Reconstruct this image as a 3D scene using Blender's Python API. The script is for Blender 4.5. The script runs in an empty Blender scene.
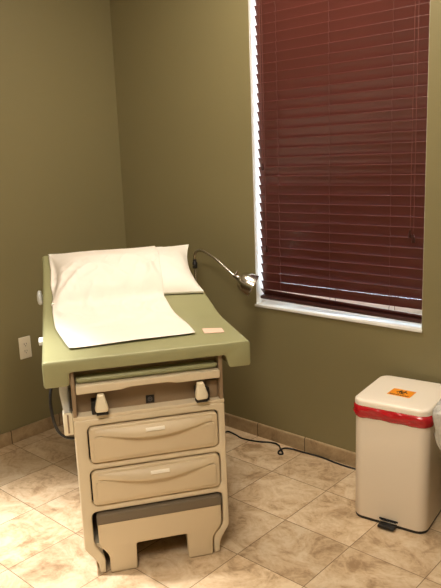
import bpy, bmesh, math, random
from mathutils import Vector, Matrix, noise
random.seed(7)
S = bpy.context.scene
COL = S.collection
PI = math.pi

# ------------------------------------------------------------------ helpers
def sm(t):
    t = max(0.0, min(1.0, t)); return t*t*(3-2*t)

def finish(bm, smooth=40):
    bmesh.ops.recalc_face_normals(bm, faces=bm.faces[:])
    me = bpy.data.meshes.new('m'); bm.to_mesh(me); bm.free()
    if smooth:
        for p in me.polygons: p.use_smooth = True
        me.set_sharp_from_angle(angle=math.radians(smooth))
    return me

def obj(name, bm, mat, parent=None, smooth=40, loc=None, rot=None, kind=None, label=None):
    me = finish(bm, smooth) if isinstance(bm, bmesh.types.BMesh) else bm
    me.name = name
    if not me.materials: me.materials.append(mat)
    o = bpy.data.objects.new(name, me); COL.objects.link(o)
    if parent: o.parent = parent
    if loc: o.location = loc
    if rot: o.rotation_euler = rot
    if kind: o['kind'] = kind
    if label: o['label'] = label
    return o

def thing(name, label, cat, loc=(0,0,0), rz=0.0, group=None):
    o = bpy.data.objects.new(name, None); COL.objects.link(o)
    o.empty_display_size = .05
    o.location = loc; o.rotation_euler = (0,0,rz)
    o['label'] = label; o['category'] = cat
    if group: o['group'] = group
    return o

def tag(o, label, cat, group=None):
    o['label'] = label; o['category'] = cat
    if group: o['group'] = group
    return o

def box(bm, x0, x1, y0, y1, z0, z1, bev=0.0, seg=2):
    b = bmesh.new()
    bmesh.ops.create_cube(b, size=1)
    for v in b.verts:
        v.co = Vector(((x0+x1)/2+v.co.x*(x1-x0), (y0+y1)/2+v.co.y*(y1-y0), (z0+z1)/2+v.co.z*(z1-z0)))
    if bev > 0:
        bmesh.ops.bevel(b, geom=b.edges[:], offset=bev, segments=seg, profile=.5, affect='EDGES')
    merge(bm, b); return bm

def merge(bm, b, mtx=None):
    me = bpy.data.meshes.new('t'); b.to_mesh(me); b.free()
    if mtx: me.transform(mtx)
    bm.from_mesh(me); bpy.data.meshes.remove(me)

def B(*a, **k):
    return box(bmesh.new(), *a, **k)

def rrect(x0, x1, y0, y1, r, n=6):
    pts = []
    for cx, cy, a0 in ((x1-r, y1-r, 0), (x0+r, y1-r, 90), (x0+r, y0+r, 180), (x1-r, y0+r, 270)):
        for i in range(n+1):
            a = math.radians(a0+90*i/n); pts.append((cx+r*math.cos(a), cy+r*math.sin(a)))
    return pts

def round_poly(pts, r, n=4):
    out = []; N = len(pts)
    for i in range(N):
        p = Vector(pts[i][:2]); a = Vector(pts[i-1][:2]); b = Vector(pts[(i+1) % N][:2])
        rr = pts[i][2] if len(pts[i]) > 2 else r
        da = (a-p); db = (b-p); k = min(rr, da.length*.48, db.length*.48)
        A = p+da.normalized()*k; Bq = p+db.normalized()*k
        if rr <= 0: out.append(tuple(p)); continue
        for j in range(n+1):
            t = j/n; q = A*(1-t)**2+p*2*t*(1-t)+Bq*t*t; out.append(tuple(q))
    return out

def plate(loops, d0, d1, bev=0.0, plane='xz', res=2):
    """flat panel cut out along 2D loops (first is outline, others holes), given thickness d0..d1"""
    cu = bpy.data.curves.new('c', 'CURVE'); cu.dimensions = '2D'; cu.fill_mode = 'BOTH'
    for lp in loops:
        sp = cu.splines.new('POLY'); sp.points.add(len(lp)-1)
        for p, q in zip(sp.points, lp): p.co = (q[0], q[1], 0, 1)
        sp.use_cyclic_u = True
    cu.extrude = abs(d1-d0)/2-bev; cu.bevel_depth = bev; cu.bevel_resolution = res; cu.offset = -bev
    o = bpy.data.objects.new('c', cu); COL.objects.link(o)
    me = bpy.data.meshes.new_from_object(o.evaluated_get(bpy.context.evaluated_depsgraph_get()))
    bpy.data.objects.remove(o); bpy.data.curves.remove(cu)
    m = (d0+d1)/2
    for v in me.vertices:
        x, y, z = v.co
        v.co = (x, m-z, y) if plane == 'xz' else ((x, y, m+z) if plane == 'xy' else (m+z, x, y))
    bm = bmesh.new(); bm.from_mesh(me); bpy.data.meshes.remove(me)
    bmesh.ops.remove_doubles(bm, verts=bm.verts[:], dist=1e-5)
    return bm

def catmull(pts, n=8):
    P = [Vector(p) for p in pts]; P = [P[0]*2-P[1]]+P+[P[-1]*2-P[-2]]; out = []
    for i in range(1, len(P)-2):
        a, b, c, d = P[i-1:i+3]
        for k in range(n):
            t = k/n
            out.append(.5*((2*b)+(c-a)*t+(2*a-5*b+4*c-d)*t*t+(3*b-a-3*c+d)*t**3))
    out.append(P[-2]); return out

def tube(bm, pts, r, n=10, smooth=0):
    if smooth: pts = catmull(pts, smooth)
    pts = [Vector(p) for p in pts]; N = len(pts); rings = []
    t0 = (pts[1]-pts[0]).normalized()
    nrm = t0.orthogonal().normalized()
    for i, p in enumerate(pts):
        t = (pts[min(i+1, N-1)]-pts[max(i-1, 0)]).normalized()
        nrm = (nrm-t*nrm.dot(t)).normalized(); bn = t.cross(nrm)
        rr = r(i/(N-1)) if callable(r) else r
        rings.append([bm.verts.new(p+nrm*rr*math.cos(2*PI*k/n)+bn*rr*math.sin(2*PI*k/n)) for k in range(n)])
    for a, b in zip(rings, rings[1:]):
        for k in range(n): bm.faces.new((a[k], a[(k+1) % n], b[(k+1) % n], b[k]))
    bm.faces.new(rings[0][::-1]); bm.faces.new(rings[-1])
    return bm

def lathe(prof, n=32, mtx=None):
    bm = bmesh.new(); rings = []
    for r, z in prof:
        if r < 1e-6: rings.append([bm.verts.new((0,0,z))])
        else: rings.append([bm.verts.new((r*math.cos(2*PI*k/n), r*math.sin(2*PI*k/n), z)) for k in range(n)])
    for a, b in zip(rings, rings[1:]):
        for k in range(n):
            k2 = (k+1) % n
            if len(a) == 1 and len(b) == 1: continue
            if len(a) == 1: bm.faces.new((a[0], b[k], b[k2]))
            elif len(b) == 1: bm.faces.new((a[k], a[k2], b[0]))
            else: bm.faces.new((a[k], a[k2], b[k2], b[k]))
    if mtx: bmesh.ops.transform(bm, matrix=mtx, verts=bm.verts[:])
    return bm

def aim(origin, direction):
    return Matrix.Translation(origin) @ Vector(direction).to_track_quat('Z', 'Y').to_matrix().to_4x4()

def loft(rings, cap=True):
    bm = bmesh.new(); R = [[bm.verts.new(p) for p in r] for r in rings]; n = len(R[0])
    for a, b in zip(R, R[1:]):
        for k in range(n): bm.faces.new((a[k], a[(k+1) % n], b[(k+1) % n], b[k]))
    if cap: bm.faces.new(R[0][::-1]); bm.faces.new(R[-1])
    return bm

# ------------------------------------------------------------------ materials
def srgb(r, g, b):
    f = lambda c: (c/255/12.92) if c/255 <= .04045 else ((c/255+.055)/1.055)**2.4
    return (f(r), f(g), f(b), 1)

def mat(name, col, rough=.5, metal=0.0, bump=0.0, bscale=200, var=0.0, vscale=6, coat=0.0, spec=None, trans=0.0, alpha=None, emit=None):
    m = bpy.data.materials.new(name); m.use_nodes = True; nt = m.node_tree
    p = nt.nodes['Principled BSDF']
    p.inputs['Base Color'].default_value = col; p.inputs['Roughness'].default_value = rough
    p.inputs['Metallic'].default_value = metal
    if coat: p.inputs['Coat Weight'].default_value = coat; p.inputs['Coat Roughness'].default_value = .15
    if spec is not None: p.inputs['Specular IOR Level'].default_value = spec
    if trans: p.inputs['Transmission Weight'].default_value = trans
    if emit: p.inputs['Emission Color'].default_value = col; p.inputs['Emission Strength'].default_value = emit
    tc = nt.nodes.new('ShaderNodeTexCoord')
    if bump:
        nz = nt.nodes.new('ShaderNodeTexNoise'); nz.inputs['Scale'].default_value = bscale; nz.inputs['Detail'].default_value = 4
        nt.links.new(tc.outputs['Object'], nz.inputs['Vector'])
        b = nt.nodes.new('ShaderNodeBump'); b.inputs['Strength'].default_value = bump; b.inputs['Distance'].default_value = .002
        nt.links.new(nz.outputs['Fac'], b.inputs['Height']); nt.links.new(b.outputs['Normal'], p.inputs['Normal'])
    if var:
        nz = nt.nodes.new('ShaderNodeTexNoise'); nz.inputs['Scale'].default_value = vscale; nz.inputs['Detail'].default_value = 5
        nt.links.new(tc.outputs['Object'], nz.inputs['Vector'])
        mx = nt.nodes.new('ShaderNodeMix'); mx.data_type = 'RGBA'
        mx.inputs[6].default_value = tuple(c*(1-var) for c in col[:3])+(1,); mx.inputs[7].default_value = tuple(min(1, c*(1+var)) for c in col[:3])+(1,)
        nt.links.new(nz.outputs['Fac'], mx.inputs[0]); nt.links.new(mx.outputs[2], p.inputs['Base Color'])
    return m

TILE = 0.305; GX = 1.309; GY = -0.586

def tile_mat(name, axes, dark, mid, light, grout, gw=.003, tone=.10, zmask=False):
    """travertine tiles on the world grid; axes = which world axes carry joints"""
    m = bpy.data.materials.new(name); m.use_nodes = True; nt = m.node_tree; N = nt.nodes; Lk = nt.links
    p = N['Principled BSDF']
    geo = N.new('ShaderNodeNewGeometry'); sep = N.new('ShaderNodeSeparateXYZ'); Lk.new(geo.outputs['Position'], sep.inputs[0])
    def M(op, a, b=None, c=None):
        n = N.new('ShaderNodeMath'); n.operation = op
        for i, v in enumerate((a, b, c)):
            if v is None: continue
            if isinstance(v, (int, float)): n.inputs[i].default_value = v
            else: Lk.new(v, n.inputs[i])
        return n.outputs[0]
    masks = []; cells = []
    for ax, off in zip('XY', (GX, GY)):
        if ax not in axes: continue
        t = M('DIVIDE', M('SUBTRACT', sep.outputs[ax], off), TILE)
        fr = M('FRACT', t); cells.append(M('FLOOR', t))
        d = M('MINIMUM', fr, M('SUBTRACT', 1.0, fr))
        masks.append(M('LESS_THAN', d, gw/2/TILE))
    g = masks[0]
    for k in masks[1:]: g = M('MAXIMUM', g, k)
    cmb = N.new('ShaderNodeCombineXYZ')
    for i, c in enumerate(cells): Lk.new(c, cmb.inputs[i])
    wn = N.new('ShaderNodeTexWhiteNoise'); wn.noise_dimensions = '3D'; Lk.new(cmb.outputs[0], wn.inputs['Vector'])
    # each tile reads its own stretch of stone
    off = N.new('ShaderNodeVectorMath'); off.operation = 'SCALE'; off.inputs['Scale'].default_value = 30; Lk.new(wn.outputs['Color'], off.inputs[0])
    add = N.new('ShaderNodeVectorMath'); add.operation = 'ADD'; Lk.new(geo.outputs['Position'], add.inputs[0]); Lk.new(off.outputs[0], add.inputs[1])
    n1 = N.new('ShaderNodeTexNoise'); n1.inputs['Scale'].default_value = 7; n1.inputs['Detail'].default_value = 8; n1.inputs['Roughness'].default_value = .66; n1.inputs['Distortion'].default_value = 1.1
    Lk.new(add.outputs[0], n1.inputs['Vector'])
    n2 = N.new('ShaderNodeTexNoise'); n2.inputs['Scale'].default_value = 24; n2.inputs['Detail'].default_value = 5; n2.inputs['Distortion'].default_value = 2.0
    Lk.new(add.outputs[0], n2.inputs['Vector'])
    f = M('ADD', M('MULTIPLY', n1.outputs['Fac'], .78), M('MULTIPLY', n2.outputs['Fac'], .22))
    cr = N.new('ShaderNodeValToRGB'); cr.color_ramp.elements[0].position = .36; cr.color_ramp.elements[0].color = dark
    cr.color_ramp.elements[1].position = .60; cr.color_ramp.elements[1].color = light
    e = cr.color_ramp.elements.new(.47); e.color = mid
    Lk.new(f, cr.inputs[0])
    hs = N.new('ShaderNodeHueSaturation'); Lk.new(cr.outputs[0], hs.inputs['Color'])
    Lk.new(M('ADD', 1-tone, M('MULTIPLY', wn.outputs['Value'], 2*tone)), hs.inputs['Value'])
    mx = N.new('ShaderNodeMix'); mx.data_type = 'RGBA'; Lk.new(g, mx.inputs[0]); Lk.new(hs.outputs[0], mx.inputs[6]); mx.inputs[7].default_value = grout
    Lk.new(mx.outputs[2], p.inputs['Base Color'])
    rg = M('ADD', .38, M('MULTIPLY', g, .4)); Lk.new(rg, p.inputs['Roughness'])
    bp = N.new('ShaderNodeBump'); bp.inputs['Strength'].default_value = .25; bp.inputs['Distance'].default_value = .002
    Lk.new(M('SUBTRACT', M('MULTIPLY', n2.outputs['Fac'], .5), g), bp.inputs['Height']); Lk.new(bp.outputs['Normal'], p.inputs['Normal'])
    return m

M_wall = mat('olive_paint', srgb(128,119,85), .42, bump=.25, bscale=160, var=.03, vscale=2, spec=.35)
M_ceil = mat('ceiling_white', srgb(225,220,208), .9)
M_floor = tile_mat('floor_travertine', 'XY', srgb(158,130,98), srgb(198,172,138), srgb(216,196,166), srgb(124,102,78))
M_base = tile_mat('skirting_tile_x', 'X', srgb(135,113,84), srgb(160,137,104), srgb(178,156,122), srgb(84,70,52), gw=.005, tone=.05)
M_basey = tile_mat('skirting_tile_y', 'Y', srgb(135,113,84), srgb(160,137,104), srgb(178,156,122), srgb(84,70,52), gw=.005, tone=.05)
M_white = mat('white_paint', srgb(238,236,228), .4)
M_sill = mat('sill_marble', srgb(232,232,228), .22, var=.06, vscale=14)
M_blind = mat('mahogany_slat', srgb(92,47,41), .30, bump=.08, bscale=90, var=.08, vscale=10)
M_cord = mat('blind_cord', srgb(104,58,50), .7)
M_ladder = mat('ladder_string', srgb(92,50,44), .6)
M_tassel = mat('dark_wood_tassel', srgb(52,20,16), .3)
M_vinyl = mat('green_vinyl', srgb(152,151,111), .42, bump=.35, bscale=320, var=.05, vscale=5)
M_beige = mat('beige_enamel', srgb(216,201,172), .38, bump=.05, bscale=400)
M_beige_d = mat('beige_drawer', srgb(210,192,160), .42, bump=.05, bscale=400)
M_taupe = mat('taupe_panel', srgb(142,120,94), .5)
M_tread = mat('brown_rubber_tread', srgb(112,100,82), .6, bump=.4, bscale=500)
M_black = mat('black_plastic', srgb(22,20,20), .4)
M_gap_shade = mat('painted_gap_shade', srgb(20,17,16), .8)  # near-black colour paints the shade inside gaps, slots and recesses
M_rail = mat('dark_bottom_rail', srgb(62,36,34), .35)
M_label = mat('white_strip', srgb(245,238,220), .5)
M_ivory = mat('ivory_plastic', srgb(226,214,186), .35)
M_cool = mat('pale_plastic', srgb(222,228,230), .3)
M_paper = mat('exam_paper', srgb(240,232,222), .75, bump=.15, bscale=60)
M_cloth = mat('pillowcase', srgb(240,236,226), .8, bump=.2, bscale=300)
M_chrome = mat('brushed_chrome', (.72,.70,.66,1), .2, 1.0, bump=.04, bscale=60)
M_bin = mat('white_steel', srgb(240,230,214), .34)
M_bag = mat('red_plastic_film', srgb(178,14,30), .25, bump=.5, bscale=40, var=.2, vscale=20, coat=.6)
M_orange = mat('orange_sticker', srgb(240,150,30), .5)
M_ink = mat('black_ink', srgb(24,18,14), .5)
M_note = mat('pale_pink_card', srgb(238,200,180), .6)
M_outlet = mat('outlet_plastic', srgb(225,217,195), .3)

def film_mat():
    m = bpy.data.materials.new('clear_film'); m.use_nodes = True; nt = m.node_tree
    p = nt.nodes['Principled BSDF']; out = nt.nodes['Material Output']
    p.inputs['Base Color'].default_value = srgb(232,232,228); p.inputs['Roughness'].default_value = .18
    tr = nt.nodes.new('ShaderNodeBsdfTransparent'); mx = nt.nodes.new('ShaderNodeMixShader'); mx.inputs[0].default_value = .62
    nt.links.new(tr.outputs[0], mx.inputs[1]); nt.links.new(p.outputs[0], mx.inputs[2]); nt.links.new(mx.outputs[0], out.inputs[0])
    nz = nt.nodes.new('ShaderNodeTexNoise'); nz.inputs['Scale'].default_value = 35; b = nt.nodes.new('ShaderNodeBump'); b.inputs['Distance'].default_value = .01; b.inputs['Strength'].default_value = .5
    nt.links.new(nz.outputs['Fac'], b.inputs['Height']); nt.links.new(b.outputs[0], p.inputs['Normal'])
    return m
M_film = film_mat()

def glass_mat():
    m = bpy.data.materials.new('window_glass'); m.use_nodes = True; nt = m.node_tree; out = nt.nodes['Material Output']
    tr = nt.nodes.new('ShaderNodeBsdfTransparent'); gl = nt.nodes.new('ShaderNodeBsdfGlossy'); gl.inputs['Roughness'].default_value = .02
    fr = nt.nodes.new('ShaderNodeFresnel'); fr.inputs['IOR'].default_value = 1.45; mx = nt.nodes.new('ShaderNodeMixShader')
    nt.links.new(fr.outputs[0], mx.inputs[0]); nt.links.new(tr.outputs[0], mx.inputs[1]); nt.links.new(gl.outputs[0], mx.inputs[2]); nt.links.new(mx.outputs[0], out.inputs[0])
    return m
M_glass = glass_mat()

# ------------------------------------------------------------------ room shell
RX, RY, RZ = 4.4, -3.9, 2.75
WX0, WX1, WZ0, WZ1, WD = 1.010, 1.914, .720, 2.28, .115
def struct(name, bm, m, **k): return obj(name, bm, m, kind='structure', **k)
struct('floor', B(-.15, RX+.15, RY-.15, .30, -.1, 0), M_floor, smooth=0)
struct('ceiling', B(-.15, RX+.15, RY-.15, .25, RZ, RZ+.1), M_ceil, smooth=0)
struct('wall_left', B(-.15, 0, RY, 0, 0, RZ), M_wall, smooth=0)
struct('wall_right', B(RX, RX+.15, RY, 0, 0, RZ), M_wall, smooth=0)
struct('wall_front', B(-.15, RX+.15, RY-.15, RY, 0, RZ), M_wall, smooth=0)
struct('wall_back', plate([[(-.15,0),(RX+.15,0),(RX+.15,RZ),(-.15,RZ)], [(WX0,WZ0),(WX1,WZ0),(WX1,WZ1),(WX0,WZ1)]], 0, .20), M_wall, smooth=0)
BH = .073
bb = plate([round_poly([(0,0,0),(.0,BH-.0,0),(-.006,BH,.003),(-.010,BH-.006,.003),(-.010,0,0)],0)], 0, RX, plane='yz'); struct('baseboard_back', bb, M_base, smooth=30)
bb = bmesh.new(); box(bb, 0, .010, RY, -.010, 0, BH, .003); struct('baseboard_left', bb, M_basey, smooth=30)

# window: jambs, frame, sash glass
jb = bmesh.new()
box(jb, WX0, WX0+.0015, .002, .20, WZ0, WZ1); box(jb, WX1-.0015, WX1, .002, .20, WZ0, WZ1); box(jb, WX0+.0015, WX1-.0015, .002, .20, WZ1-.0015, WZ1)
struct('trim_1', jb, M_white, smooth=0)
fr = bmesh.new()
a, b2, c, d = WX0+.002, WX1-.002, WZ0+.010, WZ1-.006
for q in ((a, a+.035, c, d), (b2-.035, b2, c, d), (a+.035, b2-.035, c, c+.055), (a+.035, b2-.035, d-.035, d), (a+.035, b2-.035, 1.49, 1.52)):
    box(fr, q[0], q[1], .13, .17, q[2], q[3], .003)
win = struct('window_1', fr, M_white)
obj('window_pane', B(a+.03, b2-.03, .148, .152, c+.05, d-.03), M_glass, win, smooth=0)
sl = bmesh.new(); box(sl, WX0-.006, WX1+.004, -.008, .0, WZ0-.004, WZ0+.010, .003); box(sl, WX0, WX1, -.002, .19, WZ0-.0, WZ0+.010, .002)
struct('trim_2', sl, M_sill)
# ground outside
# ------------------------------------------------------------------ blind
bl = thing('window_blind', 'closed dark red wooden slat blind hanging in the window recess', 'blind', (1.46, .038, WZ0+.022))
BX0, BX1 = 1.024-1.46, 1.904-1.46
ox = 1.46; oz = WZ0+.022
pitch = .0440; z_first = .850-.0235-oz
tilt = math.radians(-69.3)
def slat_mesh(n=8):
    bm = bmesh.new(); w = .0255; rows = []
    for side in (1, -1):
        for i in range(n+1):
            t = (-1, -.97, -.9, -.45, 0, .45, .9, .97, 1)[i]
            if side == -1: t = -t
            y = t*w; z = (1-t*t)*.0022+side*.0016*(1 if abs(t) < .95 else (.75 if abs(t) < .98 else .3))
            rows.append((y, z))
    R = []
    for x in (BX0, BX1):
        R.append([(x, y*math.cos(tilt)-z*math.sin(tilt), y*math.sin(tilt)+z*math.cos(tilt)) for y, z in rows])
    return loft(R)
sm_me = finish(slat_mesh(), 60); sm_me.name = 'slat'
NS = 33
for i in range(NS):
    o = obj('slat', sm_me, M_blind, bl, loc=(0, 0, z_first+pitch*i))
    # the lowest slats sag a little to the right
    o.rotation_euler = (random.uniform(-.015,.015), random.uniform(-.0006,.0006), 0)
obj('slat', sm_me, M_blind, bl, loc=(0, .0, .785-.008-oz), rot=(math.radians(18), math.radians(1.5), 0))
br = bmesh.new(); box(br, BX0, BX1, -.020, .012, -.008, .008, .004)
o = obj('bottom_rail', br, M_rail, bl, loc=(0,-.002,.763-oz), rot=(math.radians(10), math.radians(.55), 0))
obj('head_rail', B(BX0, BX1, -.028, .028, 1.48, 1.528, .003), M_blind, bl)
for x in (1.148, 1.437, 1.745):
    lc = bmesh.new()
    for yy in (-.0245,):
        pts = []
        for i in range(NS):
            z = z_first+pitch*i
            pts += [(x-ox+.001, -.0085, z-.018), (x-ox-.001, -.0125, z+.0235)]
        tube(lc, [(x-ox, -.013, .04)]+pts+[(x-ox, -.013, 1.48)], .0011, 5)
    tube(lc, [(x-ox+.012, .0205, .04), (x-ox+.012, .0205, 1.48)], .0012, 5)
    obj('ladder_cord', lc, M_ladder, bl)
def tassel(x, z, name='tassel'):
    obj(name, lathe([(0,.034),(.0035,.034),(.0045,.026),(.0078,.006),(.0074,0),(0,-.001)], 14, Matrix.Translation((x-ox, -.040, z-oz))), M_tassel, bl)
def hang(xs, z):
    lc = bmesh.new()
    for k, x in enumerate(xs): tube(lc, [(x-ox, -.028, 1.49), (x-ox, -.037, 1.43), (x-ox, -.040, z+.032-oz)], .0012, 5)
    obj('lift_cord', lc, M_cord, bl)
hang((1.075,), 1.405); tassel(1.075, 1.405)
hang((1.088,), 1.005); tassel(1.088, 1.005)
hang((1.852, 1.868), 1.115); tassel(1.852, 1.118); tassel(1.868, 1.098)

# ------------------------------------------------------------------ wall outlet
ot = thing('wall_outlet', 'ivory double socket plate low on the left wall beside the exam table', 'outlet', (0, -.752, .508), PI/2)
obj('cover_plate', plate([rrect(-.035,.035,-.060,.060,.004)], -.006, 0, .0015), M_outlet, ot)
for s in (1, -1):
    zc = s*.0195
    so = obj('socket', plate([round_poly([(-.0165,zc-.0075,.006),(-.010,zc-.0145,.006),(.010,zc-.0145,.006),(.0165,zc-.0075,.006),(.0165,zc+.0075,.006),(.010,zc+.0145,.006),(-.010,zc+.0145,.006),(-.0165,zc+.0075,.006)],.006)], -.0085, -.006, .0006), M_outlet, ot)
    sb = bmesh.new(); box(sb, -.0078, -.0055, -.0090, -.0082, zc-.002, zc+.007); box(sb, .0050, .0070, -.0090, -.0082, zc-.0015, zc+.0065)
    merge(sb, lathe([(0,0),(.0024,0),(.0024,.0008),(0,.0008)], 12, aim((0,-.0082,zc-.0085),(0,-1,0))))
    obj('slot', sb, M_gap_shade, so, smooth=0)
obj('screw', lathe([(0,.001),(.002,.001),(.003,0),(0,0)], 12, aim((0,-.006,0),(0,-1,0))), M_outlet, ot)

# ------------------------------------------------------------------ exam table
RZT = math.radians(56.5); TL = (1.272, -1.338, 0)
TM = Matrix.Translation(TL) @ Matrix.Rotation(RZT, 4, 'Z')
W = .543
et = thing('exam_table', 'beige medical exam table with green vinyl top and two drawers', 'exam table', TL, RZT)

# front fascia with openings for two drawers and the step
out = round_poly([(0,.602,.01),(0,.105,.03),(.014,.085,.02),(.046,.045,.02),(.050,.0,.004),(.070,.0,.004),
                  (.072,.062,.02),(.036,.115,.02),(.036,.247,.022),(W-.022,.247,.022),(W-.022,.115,.02),(.480,.075,.02),(.482,0,.004),(.503,.0,.004),
                  (.505,.045,.02),(W-.014,.085,.02),(W,.105,.03),(W,.602,.01)], .01, 5)
h1 = rrect(.044, .518, .433, .577, .022, 6)[::-1]
h2 = rrect(.041, .519, .270, .411, .022, 6)[::-1]
obj('front_fascia', plate([out, h1, h2], -.002, .028, .006, res=3), M_beige, et)
# cabinet shell behind the fascia
cb = bmesh.new()
for x0, x1 in ((.002, .016), (W-.016, W-.002)):
    box(cb, x0, x1, .026, .92, .105, .60, .004)
box(cb, .016, W-.016, .905, .92, .02, .60); box(cb, .05, .066, .026, .90, .0, .105, .003); box(cb, W-.056, W-.04, .026, .90, .0, .105, .003)
box(cb, .016, W-.016, .026, .905, .588, .60); box(cb, .016, W-.016, .026, .905, .095, .107)
obj('cabinet_shell', cb, M_beige, et)
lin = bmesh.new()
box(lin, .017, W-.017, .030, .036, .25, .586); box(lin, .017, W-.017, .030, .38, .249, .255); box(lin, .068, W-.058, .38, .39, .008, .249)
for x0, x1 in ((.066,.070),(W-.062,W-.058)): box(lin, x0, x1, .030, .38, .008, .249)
obj('gap_shade_lining', lin, M_gap_shade, et, smooth=0)  # added dark sheets behind the openings, so the gaps read as shade

def drawer(z0, z1, x0, x1, lx):
    bm = plate([rrect(x0, x1, z0, z1, .018, 6)], -.010, .025, .006, res=3)
    # shallow raised lower panel
    merge(bm, plate([rrect(x0+.014, x1-.014, z0+.012, z1-.034, .014, 6)], -.0135, -.008, .003, res=2))
    d = obj('drawer', bm, M_beige_d, et)
    # crescent pull lip
    g = bmesh.new(); n = 28; top = z1-.010; rings = []
    for i in range(n+1):
        t = i/n; x = x0+.022+(x1-x0-.044)*t; k = math.sin(PI*t)
        sag = .020+.022*k**1.2; pr = .0035+.019*k**1.1
        rings.append([(x, -.009, top), (x, -.011-pr*.35, top-.004), (x, -.010-pr*.8, top-sag*.55), (x, -.010-pr, top-sag*.93), (x, -.010-pr*.96, top-sag), (x, -.010-pr*.8, top-sag), (x, -.009, top-sag*.72)])
    G = loft(rings)
    obj('drawer_pull', G, M_beige_d, d, smooth=50)
    s = bmesh.new(); zt = top-.0085; pr = .022
    rot = Matrix.Translation((lx-.012, -.0285, zt-.006)) @ Matrix.Rotation(math.radians(-16), 4, 'X')
    b = bmesh.new(); box(b, -.034, .034, -.0012, .0012, -.0065, .0065, .0005); merge(s, b, rot)
    obj('label_strip', s, M_label, d, label='white label strip')
drawer(.438, .572, .049, .513, .292)
drawer(.275, .406, .046, .514, .300)

# pull-out step
so = round_poly([(.053,.232,.014),(.053,.118,.02),(.087,.074,.02),(.088,.001,.006),(.186,.001,.006),(.188,.104,.008),(.378,.104,.008),(.380,.001,.006),(.474,.001,.006),(.476,.078,.02),(.512,.118,.02),(.512,.232,.014)], .01, 5)
st = obj('pull_out_step', plate([so], -.012, .022, .006, res=3), M_beige_d, et)
tb = plate([round_poly([(.051,.240,.014),(.051,.200,.003),(.514,.200,.003),(.514,.240,.014)], .01, 5)], -.0145, .024, .005, res=3)
box(tb, .054, .511, .02, .30, .228, .238, .002)
obj('step_tread', tb, M_tread, st, label='brown ribbed tread band')
sr = bmesh.new()
for x0, x1 in ((.090,.098),(.466,.474)): box(sr, x0, x1, .018, .30, .03, .20)
box(sr, .098, .466, .20, .212, .03, .07); box(sr, .098,.466,.10,.108,.085,.10)
obj('step_rails', sr, M_taupe, st)

# upper section: uprights, recessed panel, shelf lip
up = bmesh.new()
for x0, x1 in ((.002,.016),(W-.016,W-.002)): box(up, x0, x1, .001, .90, .600, .784, .003)
box(up, .016, W-.016, .88, .895, .6, .78)
obj('side_upright', up, M_taupe, et)
obj('shelf_lip', B(.0, W, -.001, .09, .601, .615, .003), M_beige, et)
pn = obj('recessed_panel', B(.016, W-.016, .045, .055, .612, .775), M_taupe, et, smooth=0)
obj('corner_pocket', B(.478, .526, .022, .045, .616, .684, .004), M_taupe, et)
lb = obj('brand_badge', B(.262, .292, .0415, .0452, .619, .648, .001), M_black, et, label='small black square badge with a grey ring mark')
rg = plate([[(.277+.0085*math.cos(a*PI/12), .6335+.0085*math.sin(a*PI/12)) for a in range(24)], [(.277+.0065*math.cos(a*PI/12), .6335+.0065*math.sin(a*PI/12)) for a in range(24)][::-1]], .0408, .0416)
mk = plate([[(x+.001,z-.009) for x, z in ((.2715,.639),(.273,.639),(.273,.644),(.276,.641),(.279,.644),(.279,.639),(.2805,.639),(.2805,.6465),(.279,.6465),(.276,.6435),(.273,.6465),(.2715,.6465))]], .0408, .0416); merge(rg, mk)
obj('ring_mark', rg, mat('grey_mark', srgb(96,92,92), .5), lb)
# leg extension: front board and green pad
def board():
    o1 = round_poly([(.018,.701,.004),(.018,.731,.004),(W-.016,.731,.004),(W-.016,.701,.004),(.37,.701,.03),(.34,.708,.03),(.20,.708,.03),(.17,.701,.03)], .01, 5)
    bm = plate([o1], -.014, .010, .004, res=3); box(bm, .02, W-.018, .008, .40, .716, .729, .002); return bm
lx_ = obj('leg_rest_board', board(), M_beige, et)
obj('leg_rest_pad', B(.020, W-.018, .008, .40, .7325, .753, .009, seg=4), M_vinyl, et)
dk = bmesh.new(); box(dk, .016, W-.016, .05, .90, .765, .782); obj('top_deck', dk, M_gap_shade, et, smooth=0)  # deck coloured near-black to paint the shade above the leg pad

# stirrups folded away
def stirrup(xc, lean, side):
    mb = B(xc-.022-(.012 if side < 0 else -.008), xc+.022+(.012 if side > 0 else -.008), .0, .044, .616, .664, .003)
    mnt = obj('stirrup_mount', mb, M_black, et)
    o1 = round_poly([(-.013,.034,.004),(.013,.034,.004),(.027,-.024,.010),(.023,-.036,.006),(-.023,-.036,.006),(-.027,-.024,.010)], .008, 5)
    bm = plate([o1], -.014, .014, .007, res=3)
    for v in bm.verts:                                   # bowed front face
        v.co.y -= .010*(1-(v.co.x/.03)**2)*(0.5-v.co.z*8)
    o = obj('stirrup_handle', bm, M_ivory, et, loc=(xc, -.010, .663), rot=(0, lean, 0)); o.scale = (.88, .9, .9)
    obj('stirrup_foot', B(xc-.020, xc+.022, -.022, .010, .619, .628, .003), M_black, mnt)
stirrup(.100, 0.0, -1); stirrup(.455, math.radians(-4), 1)

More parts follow.
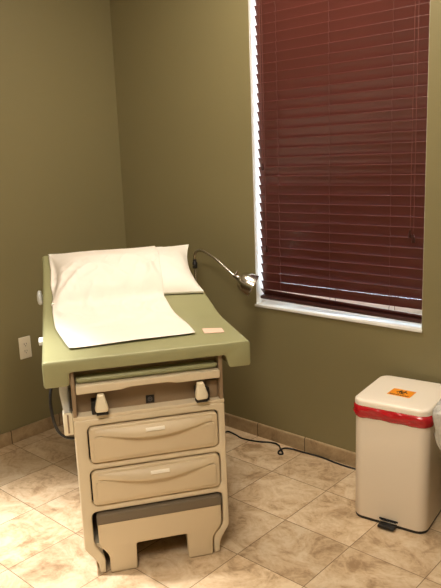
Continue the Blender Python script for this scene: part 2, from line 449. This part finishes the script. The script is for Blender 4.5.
# upholstered top
Y0, Y1 = -.016, 1.10
def h_c(y):
    if y < .36: return .83
    if y < .50: t = (y-.36)/.14; return .83+.325*.14*(t*t/2)
    return .83+.325*.07+.325*(y-.50)*(.95)
def taper(y): return .046*sm((y-.38)/.62)
def top_ring(y, inset):
    h = h_c(y); tp = taper(y); xl, xr = -.086+tp*.25, .644-tp
    bulge = .004
    o1 = [(xl,-.094,.012),(xl,0,.016),(xr,0,.016),(xr,-.094,.012),(.562-tp*.3,-.094,.012),(.552-tp*.3,-.046,.012),(.0+tp*.3,-.046,.012),(-.002+tp*.3,-.094,.012)]
    P = round_poly(o1, .01, 6)
    N = len(P); out2 = []
    for i in range(N):
        a = Vector(P[i-1]); b = Vector(P[(i+1) % N]); t = (b-a); t.normalize() if t.length else None
        nrm = Vector((-t.y, t.x))            # outward for clockwise loop
        q = Vector(P[i])-nrm*inset
        slope = .0 if y < .36 else min(.32, (y-.36)/.14*.32)
        out2.append((q.x, y-q.y*slope*.9, h+q.y))
    return out2
st_ = [(Y0,.004),(Y0+.0012,.0018),(Y0+.004,.0004),(Y0+.009,0)]+[(Y0+.015+(Y1-Y0-.03)*i/40,0) for i in range(1,40)]+[(Y1-.009,0),(Y1-.004,.0004),(Y1-.0012,.0018),(Y1,.004)]
cush = loft([top_ring(y, s) for y, s in st_])
for v in cush.verts:
    p = v.co; k = noise.noise(Vector((p.x*5, p.y*5, p.z*5)))
    v.co.z += .0015*k
obj('upholstered_top', cush, M_vinyl, et, smooth=38)
# white tray edge under the left overhang
obj('edge_rail', tube(bmesh.new(), [(-.078,.010,.733),(-.078,.10,.733),(-.078,.36,.733)], .005, 8), M_ivory, et)
# backrest board and hinge bracket
bk = bmesh.new()
ys = [.46+.60*i/12 for i in range(13)]
R = [[(.03+taper(y)*.3, y+.01, h_c(y)-.052), (.515-taper(y)*.3, y+.01, h_c(y)-.052), (.515-taper(y)*.3, y+.013, h_c(y)-.064), (.03+taper(y)*.3, y+.013, h_c(y)-.064)] for y in ys]
obj('backrest_board', loft(R), M_taupe, et)
for x in (.09, .45): obj('backrest_strut', tube(bmesh.new(), [(x,.86,.775),(x,.98,.935)], .010, 8), M_black, et)
# white knob and clip along the left side of the head section
def knob_ring(x, r): return [(x, .90+r*math.cos(a*PI/8), .870+1.25*r*math.sin(a*PI/8)) for a in range(16)]
obj('side_knob', loft([knob_ring(.04,.010), knob_ring(-.084,.010), knob_ring(-.088,.026), knob_ring(-.100,.028), knob_ring(-.106,.022), knob_ring(-.109,.010)]), M_cool, et, smooth=35, label='white oval knob')
ck = plate([round_poly([(.31,.815,.004),(.345,.826,.004),(.348,.798,.004),(.322,.798,.004)], .004)], -.100, -.080, .002, plane='yz')
obj('paper_clip_bracket', ck, M_cool, et, label='small white bracket')

# pale accessory holder under the left overhang
hd = obj('accessory_holder', B(-.034, .000, .075, .125, .520, .605, .005), M_ivory, et, label='cream accessory holder box')
lobe = plate([round_poly([(-.006,.602,.004),(-.030,.602,.006),(-.036,.655,.02),(-.040,.690,.02),(-.030,.735,.02),(-.004,.735,.004)], .01, 5)], .080, .118, .010, res=3)
obj('holder_handle', lobe, M_cool, hd, label='pale blue-white rounded handle')
obj('holder_slot', B(-.004, .004, .072, .110, .605, .70, .002), M_black, hd)
obj('slot_rib', B(-.020, -.014, .071, .078, .53, .60, .001), M_taupe, hd)
# power cord of the table, looped below the left overhang
cc = bmesh.new(); tube(cc, [(-.046,.16,.75),(-.062,.14,.70),(-.072,.12,.655),(-.070,.11,.59),(-.058,.11,.535),(-.035,.11,.505),(-.012,.11,.495),(.004,.11,.495)], .0055, 8, 6)
obj('looped_cable', cc, M_black, et)

# ------------------------------------------------------------------ pillow and paper
PX0, PX1, PY0, PY1 = -.044, .636, .596, 1.075
def shear(x, b): return .020*b*sm((x-.1)/.5)
def pil_half(x, y):
    b = (y-(PY0+PY1)/2)/((PY1-PY0)/2); x = x-shear(x, b); a = (x-(PX0+PX1)/2)/((PX1-PX0)/2)
    # sides pulled in between the pointed corners
    sa = 1-.10*(1-b*b); sb = 1-.09*(1-a*a)
    u = abs(a)/sa; v = abs(b)/sb
    k = max(0, 1-u**3.2)*max(0, 1-v**4)
    return .053*k**.45*(1-.55*sm((b+.15)/1.1))
def rest(y): return h_c(y)+.004
def wr(x, y):
    P = Vector((x*9, y*9, 3.1)); return noise.noise(P)
def pil_top(x, y):
    h = pil_half(x, y)
    if h <= 0: return rest(y)
    e = min(1, h/.03)
    f = .0045*e*wr(x, y)+.0085*e*noise.ridged_multi_fractal(Vector((x*16+y*9, y*9-x*14, .3)), .9, 2.1, 3, 1, 2)*.35*(sm((x-.42)/.1)+.25)
    return rest(y)+2*h*.86+f
pl = thing('pillow', 'white pillow at the head of the exam table, partly under the paper sheet', 'pillow', TL, RZT)
pb = bmesh.new(); NX, NY = 70, 56
def warp(a, b):
    sa = 1-.10*(1-b*b); sb = 1-.09*(1-a*a)
    x, bb_ = (PX0+PX1)/2+a*sa*(PX1-PX0)/2, b*sb
    return x+shear(x, bb_), (PY0+PY1)/2+bb_*(PY1-PY0)/2
top = {}; bot = {}
for i in range(NX+1):
    for j in range(NY+1):
        a = math.sin(PI/2*(-1+2*i/NX)); b = math.sin(PI/2*(-1+2*j/NY)); x, y = warp(a, b)
        edge = i in (0, NX) or j in (0, NY)
        xs, ys_ = x, y
        z1 = pil_top(x, y) if not edge else rest(y)+.012
        t = pb.verts.new((x, y, max(z1, rest(y)+.013 if not edge else 0))); top[i, j] = t
        bot[i, j] = t if edge else pb.verts.new((x, y, rest(y)+.002))
for i in range(NX):
    for j in range(NY):
        pb.faces.new((top[i,j], top[i+1,j], top[i+1,j+1], top[i,j+1]))
        f = (bot[i,j], bot[i,j+1], bot[i+1,j+1], bot[i+1,j])
        if len(set(f)) > 2: 
            try: pb.faces.new(f)
            except ValueError: pass
obj('pillow_body', pb, M_cloth, pl, smooth=180)

def left_edge(y):
    pts = [(.09,.010),(.18,-.004),(.30,-.022),(.42,-.036),(.55,-.042),(.68,-.036),(.78,-.042),(.92,-.036),(1.12,-.044)]
    for (a, xa), (b, xb) in zip(pts, pts[1:]):
        if y <= b: return xa+(xb-xa)*max(0,(y-a)/(b-a))
    return pts[-1][1]
def right_edge(y):
    pts = [(.12,.474),(.25,.476),(.39,.464),(.50,.448),(.60,.438),(.70,.446),(.85,.462),(1.12,.478)]
    for (a, xa), (b, xb) in zip(pts, pts[1:]):
        if y <= b: return xa+(xb-xa)*max(0,(y-a)/(b-a))
    return pts[-1][1]
pp = bmesh.new(); NX, NY = 90, 150; V = {}
def paper_base(x, y):
    # the sheet bridges from the pillow down to the cushion
    acc = 0; wsum = 0
    for dx, dy, w in ((0,0,2),(.012,0,1),(-.012,0,1),(0,.014,1),(0,-.014,1),(0,-.026,.5)):
        acc += w*max(pil_top(x+dx, y+dy) if pil_half(x+dx, y+dy) > 0 else rest(y+dy), rest(y+dy)-.0); wsum += w
    a = acc/wsum
    own = pil_top(x, y) if pil_half(x, y) > 0 else h_c(y)
    return max(a, own)+.0032
for j in range(NY+1):
    t = j/NY
    for i in range(NX+1):
        s = i/NX
        y = .094+s*.036 + t*(1.088-.094-s*.036)
        xl, xr = left_edge(y), right_edge(y); x = xl+(xr-xl)*s
        z = paper_base(x, y)
        dist = sm((y-.30)/.16)*(1-sm((y-.72)/.2))
        cre = noise.ridged_multi_fractal(Vector((x*5.5+1.7, y*8.5-x*3, 2.2)), .9, 2.0, 3, 1, 2)
        n1 = abs(noise.noise(Vector((x*6+y*3+.4, y*9-x*4, 1.3)))); n2 = abs(noise.noise(Vector((x*13-y*6, y*15+x*7, 5.1))))
        z += (.060*max(0, .26-n1)+.026*max(0, .20-n2))*dist*sm(s/.08)*sm((1-s)/.06)
        z += .0020*(1+noise.noise(Vector((x*6, y*6, 9))))*(1-dist)
        if s < .03 or s > .97: z += .002*abs(noise.noise(Vector((y*18, s*3, 4))))
        V[i,j] = pp.verts.new((x, y, z))
for i in range(NX):
    for j in range(NY): pp.faces.new((V[i,j], V[i+1,j], V[i+1,j+1], V[i,j+1]))
po = obj('paper_sheet', pp, M_paper, smooth=180, loc=TL, rot=(0,0,RZT))
md = po.modifiers.new('thick', 'SOLIDIFY'); md.thickness = .0009; md.offset = 1
tag(po, 'long white exam paper sheet draped over the pillow and green table top', 'paper sheet')
nc = bmesh.new()
nc = plate([[(.509,.131),(.583,.118),(.588,.180),(.515,.200)]], .8318, .8334, plane='xy')
nt_ = obj('note_card', nc, M_note, smooth=0, loc=TL, rot=(0,0,RZT)); tag(nt_, 'small pale pink card lying on the green top near its front right corner', 'card')

# ------------------------------------------------------------------ gooseneck lamp on floor stand
LX, LY = .727, -.15
lp = thing('gooseneck_lamp', 'chrome gooseneck examination lamp standing behind the exam table beside the window', 'lamp', (LX, LY, 0))
obj('lamp_base', lathe([(0,0),(.105,0),(.110,.006),(.108,.016),(.06,.028),(.018,.036),(.014,.05),(0,.05)], 40), M_black, lp)
obj('lamp_pole', tube(bmesh.new(), [(0,0,.045),(0,0,.925)], .0085, 14), M_chrome, lp)
cl = lathe([(0,.915),(.012,.915),(.013,.920),(.013,.945),(.009,.950),(.009,.962),(0,.962)], 18); 
obj('pole_collar', cl, M_black, lp, label='dark collar with a small bright screw')
obj('collar_screw', tube(bmesh.new(), [(.004,-.010,.932),(.008,-.022,.932)], .004, 8), M_chrome, lp)
gp = [(0,0,.955),(-.001,0,.974),(.004,0,.990),(.016,0,1.004),(.036,0,1.012),(.062,0,1.011),(.09,0,1.002),(.12,0,.989),(.151,0,.975),(.203,0,.941),(.242,0,.916),(.268,0,.899)]
GP = catmull(gp, 10)
g = bmesh.new(); tube(g, GP, .0078, 12)
obj('gooseneck', g, M_chrome, lp)
# socket joint + bell shade
ax = Vector((.74, .44, -.50)).normalized(); A = Vector((.262, 0, .903))
jt = bmesh.new(); merge(jt, lathe([(0,0),(.010,0),(.011,.004),(.011,.020),(.014,.024),(.014,.034),(0,.036)], 20, aim(A, ax)))
tube(jt, [A+Vector((.006,-.012,.004))+ax*.012, A+Vector((.004,.014,.022))+ax*.012], .006, 10)
obj('lamp_joint', jt, M_chrome, lp)
prof = [(.014,.028),(.022,.030),(.033,.037),(.043,.049),(.050,.064),(.0545,.082),(.0575,.104),(.0585,.116),(.0575,.1165),(.0555,.104),(.0525,.083),(.048,.066),(.041,.052),(.031,.041),(.020,.034),(0,.033)]
obj('lamp_shade', lathe(prof, 44, aim(A, ax)), M_chrome, lp, smooth=60, label='polished bell-shaped shade')
obj('bulb', lathe([(0,.036),(.012,.038),(.014,.055),(.026,.075),(.028,.088),(.022,.102),(.010,.109),(0,.110)], 24, aim(A, ax)), mat('frosted_bulb', srgb(235,232,222), .4), lp)

# ------------------------------------------------------------------ power cord on the floor
pc = bmesh.new()
tube(pc, [(.86,-.16,.006),(.84,-.075,.006),(.90,-.075,.005),(.962,-.090,.005),(1.05,-.072,.005),(1.12,-.036,.005),(1.165,-.040,.006),(1.205,-.075,.009),(1.245,-.108,.007),(1.232,-.122,.006),(1.212,-.100,.006),(1.220,-.062,.011),(1.25,-.035,.006),(1.293,-.032,.005),(1.404,-.022,.005),(1.50,-.030,.005),(1.558,-.032,.005),(1.62,-.028,.005),(1.75,-.020,.005),(1.90,-.016,.005),(2.3,-.016,.005),(2.6,-.018,.005)], .0042, 8, 8)
tag(obj('power_cord', pc, M_black), 'thin dark power cord lying along the tiled baseboard behind the white bin', 'cord')

# ------------------------------------------------------------------ white step bin
BA = math.radians(7.5); BLc = (1.812, -.385, 0)
bn = thing('pedal_bin', 'tall white rectangular pedal bin with red liner and orange biohazard sticker', 'bin', BLc, BA)
bn.scale = (1, 1, 1.022)
BW, BD, BHt = .301, .325, .508
def rring(x0, x1, y0, y1, r, z, n=7): return [(x, y, z) for x, y in rrect(x0, x1, y0, y1, r, n)]
obj('bin_base', loft([rring(.002,BW-.002,.002,BD-.002,.040,0), rring(.0,BW,.0,BD,.042,.003), rring(.0,BW,.0,BD,.042,.012)]), M_black, bn)
body = [rring(0,BW,0,BD,.042,.012), rring(-.0015,BW+.0015,-.0015,BD+.0015,.043,.015), rring(-.0015,BW+.0015,-.0015,BD+.0015,.043,.480), rring(.002,BW-.002,.002,BD-.002,.04,.482)]
obj('bin_body', loft(body), M_bin, bn, smooth=35)
def lidr(i, z): return rring(-.005+i, BW+.005-i, -.005+i, BD+.005-i, .045-i*.6, z, 8)
obj('bin_lid', loft([lidr(.006,.482), lidr(0,.483), lidr(0,.495), lidr(.0015,.502), lidr(.006,.5065), lidr(.012,.508), lidr(.06,.5092)]), M_bin, bn, smooth=35)
# red liner: crumpled band round the rim
P = rrect(-.003, BW+.003, -.003, BD+.003, .045, 10)
Q = []
for i in range(len(P)):
    a = Vector(P[i]); b = Vector(P[(i+1) % len(P)]); n = max(1, int((b-a).length/.006))
    for k in range(n): Q.append(a+(b-a)*(k/n))
cen = Vector((BW/2, BD/2)); rings = []
NZ = 12
for j in range(NZ+1):
    t = j/NZ; r = []
    for i, q in enumerate(Q):
        dr = (q-cen).normalized(); L = i/len(Q)*46
        ca, sa = math.cos(i/len(Q)*2*PI), math.sin(i/len(Q)*2*PI)
        low = .436+.006*noise.noise(Vector((ca*2, sa*2, 1)))+.003*noise.noise(Vector((ca*9, sa*9, 4)))
        z = low+(.4835-low)*t
        bul = math.sin(PI*min(1, t*1.02))**.5*.0045
        rg_ = noise.ridged_multi_fractal(Vector((q.x*13+ca, q.y*13, z*75+q.x*22-q.y*15)), .8, 2.1, 3, 1, 2)
        o_ = bul+.0048*rg_*math.sin(PI*t)**.4 if 0 < t < 1 else .0005
        p2 = q+dr*(o_); r.append((p2.x, p2.y, z))
    rings.append(r)
obj('red_liner', loft(rings, cap=False), M_bag, bn, smooth=55, label='crumpled red plastic liner edge')
# pedal
pd = B(.122, .189, -.040, .01, .006, .016, .002)
pe = obj('pedal', pd, M_black, bn)
obj('pedal_trim', B(.123, .188, -.012, .001, .018, .023, .0015), M_chrome, pe, label='silver strip')
obj('pedal_recess', B(.117, .194, -.006, -.001, .024, .030, .001), M_gap_shade, pe)
# sticker
stc = obj('warning_sticker', plate([[(0,0),(.094,0),(.094,.074),(0,.074)]], .5092, .5098, plane='xy'), M_orange, bn, smooth=0, loc=(.102,.100,0.0004), rot=(0,0,math.radians(-3)), label='orange rectangular biohazard sticker')
# biohazard symbol: three open crescents round a ring
sy = bmesh.new(); C0 = Vector((.047, .043)); s = .0135
def arc_band(c, r0, r1, a0, a1, n=20, off=0.0):
    A1 = [(c[0]+r1*math.cos(a0+(a1-a0)*i/n), c[1]+r1*math.sin(a0+(a1-a0)*i/n)) for i in range(n+1)]
    A0 = [(c[0]+off*0+r0*math.cos(a0+(a1-a0)*i/n), c[1]+r0*math.sin(a0+(a1-a0)*i/n)) for i in range(n+1)][::-1]
    return A1+A0
for k in range(3):
    d = math.radians(90+120*k); c = (C0.x+s*.85*math.cos(d), C0.y+s*.85*math.sin(d))
    merge(sy, plate([arc_band(c, s*.62, s*.98, d+math.radians(32), d+2*PI-math.radians(32))], .5097, .5102, plane='xy'))
merge(sy, plate([arc_band(C0, s*.72, s*.92, 0.0, 2*PI-.001, 30)], .5097, .51025, plane='xy'))
obj('biohazard_symbol', sy, M_ink, stc, smooth=0)
tcu = bpy.data.curves.new('t', 'FONT'); tcu.body = 'BIOHAZARD'; tcu.size = .0135; tcu.align_x = 'CENTER'; tcu.extrude = .0002; tcu.space_character = 1.05; tcu.offset = .0002
to = bpy.data.objects.new('t', tcu); COL.objects.link(to)
tme = bpy.data.meshes.new_from_object(to.evaluated_get(bpy.context.evaluated_depsgraph_get())); bpy.data.objects.remove(to)
tme.materials.clear()
for v in tme.vertices: v.co = (v.co.x+.047, v.co.y+.006, v.co.z+.5100)
obj('sticker_text', tme, M_ink, stc, smooth=0)

# ------------------------------------------------------------------ second waste basket with clear liner (only its bag reaches into view)
wb = thing('waste_basket', 'wastebasket at the right edge with a clear plastic liner bag billowing over its rim', 'wastebasket', (2.352, -.345, 0))
obj('basket_body', lathe([(0,0),(.115,0),(.118,.004),(.135,.435),(.139,.44),(.135,.445),(.130,.44),(.112,.01),(0,.008)], 40), M_taupe, wb)
def bag_bm():
    rings = []; n = 72; NZ = 26
    for j in range(NZ+1):
        t = j/NZ; r = []
        for i in range(n):
            a = 2*PI*i/n; ca, sa = math.cos(a), math.sin(a)
            drop = .19+.03*noise.noise(Vector((ca*1.3, sa*1.3, .4)))+.05*max(0, math.cos(a-PI*1.25))**3
            if t < .3: k = t/.3; rr = .128+.014*k; z = .34+.225*k
            elif t < .55: k = (t-.3)/.25; rr = .142+.055*math.sin(k*PI/2); z = .565+.03*math.sin(k*PI)
            else: k = (t-.55)/.45; rr = .197-.085*k+.02*math.sin(k*PI); z = .565-drop*k
            w = noise.ridged_multi_fractal(Vector((ca*2.4+3, sa*2.4, z*9)), .8, 2.1, 4, 1, 2)-.8
            w2 = noise.noise(Vector((ca*5, sa*5, z*6)))
            q = sm((t-.2)/.25); rr += q*(.018*w+.020*w2)-.006*q; z += q*.018*w2
            r.append((rr*ca, rr*sa, z))
        rings.append(r)
    return loft(rings, cap=False)
obj('liner_bag', bag_bm(), M_film, wb, smooth=50, label='crumpled clear plastic bag')

# ------------------------------------------------------------------ ceiling fixtures (above the frame)
def downlight(x, y, label):
    t = thing('recessed_light', label, 'ceiling light', (x, y, RZ))
    obj('light_trim', lathe([(.07,0),(.095,0),(.095,-.006),(.088,-.009),(.070,-.004)], 36), M_white, t)
    return t
def troffer(x, y, sx, sy, e, col, label):
    t = thing('ceiling_light', label, 'ceiling light', (x, y, RZ))
    f = bmesh.new()
    for q in ((-sx/2-.03, sx/2+.03, -sy/2-.03, -sy/2), (-sx/2-.03, sx/2+.03, sy/2, sy/2+.03), (-sx/2-.03, -sx/2, -sy/2, sy/2), (sx/2, sx/2+.03, -sy/2, sy/2)):
        box(f, q[0], q[1], q[2], q[3], -.012, 0, .002)
    obj('fixture_frame', f, M_white, t)
    m = bpy.data.materials.new('diffuser'); m.use_nodes = True; p = m.node_tree.nodes['Principled BSDF']
    p.inputs['Base Color'].default_value = (.8,.8,.8,1); p.inputs['Emission Color'].default_value = col; p.inputs['Emission Strength'].default_value = e
    obj('diffuser_panel', B(-sx/2, sx/2, -sy/2, sy/2, -.008, -.001), m, t, smooth=0)
WARM = (1.0, .875, .72, 1)
troffer(1.50, -.72, .60, .60, 31.0, WARM, 'rectangular ceiling light above the exam table')
troffer(2.6, -2.6, 1.15, .55, 35.0, WARM, 'rectangular ceiling light over the middle of the room')
dl = downlight(.55, -1.95, 'round recessed spotlight over the floor left of the exam table')
ld = bpy.data.lights.new('spot_lamp', 'SPOT'); ld.energy = 620; ld.color = (1.0, .975, .95); ld.spot_size = math.radians(40); ld.spot_blend = .9; ld.shadow_soft_size = .05
lo = bpy.data.objects.new('spot_lamp', ld); COL.objects.link(lo); lo.parent = dl; lo.location = (0,0,-.02)
lo.rotation_euler = Vector((.46, .27, -2.7)).to_track_quat('-Z', 'Y').to_euler()

# ------------------------------------------------------------------ daylight outside
w = bpy.data.worlds.new('sky'); S.world = w; w.use_nodes = True; nt = w.node_tree
bg = nt.nodes['Background']; bg.inputs[0].default_value = (.66, .84, 1.0, 1); bg.inputs[1].default_value = 17.0

# ------------------------------------------------------------------ camera
cam = bpy.data.cameras.new('camera'); co = bpy.data.objects.new('camera', cam); COL.objects.link(co); S.camera = co
yaw, pit, rol = -.7413, .2078, -.0388
cy, sy_ = math.cos(yaw), math.sin(yaw)
fwd = Vector((sy_*math.cos(pit), cy*math.cos(pit), -math.sin(pit))); rt = Vector((cy, -sy_, 0)); upv = rt.cross(fwd)
r2 = rt*math.cos(rol)+upv*math.sin(rol); u2 = -rt*math.sin(rol)+upv*math.cos(rol)
co.matrix_world = Matrix(((r2.x,u2.x,-fwd.x,3.112),(r2.y,u2.y,-fwd.y,-2.566),(r2.z,u2.z,-fwd.z,1.487),(0,0,0,1)))
cam.sensor_fit = 'VERTICAL'; cam.sensor_height = 24; cam.lens = 658.38/588*24; cam.clip_start = .05

S.view_settings.view_transform = 'Standard'; S.view_settings.look = 'None'; S.view_settings.gamma = 1; S.view_settings.exposure = 0.0
S.view_settings.use_curve_mapping = False
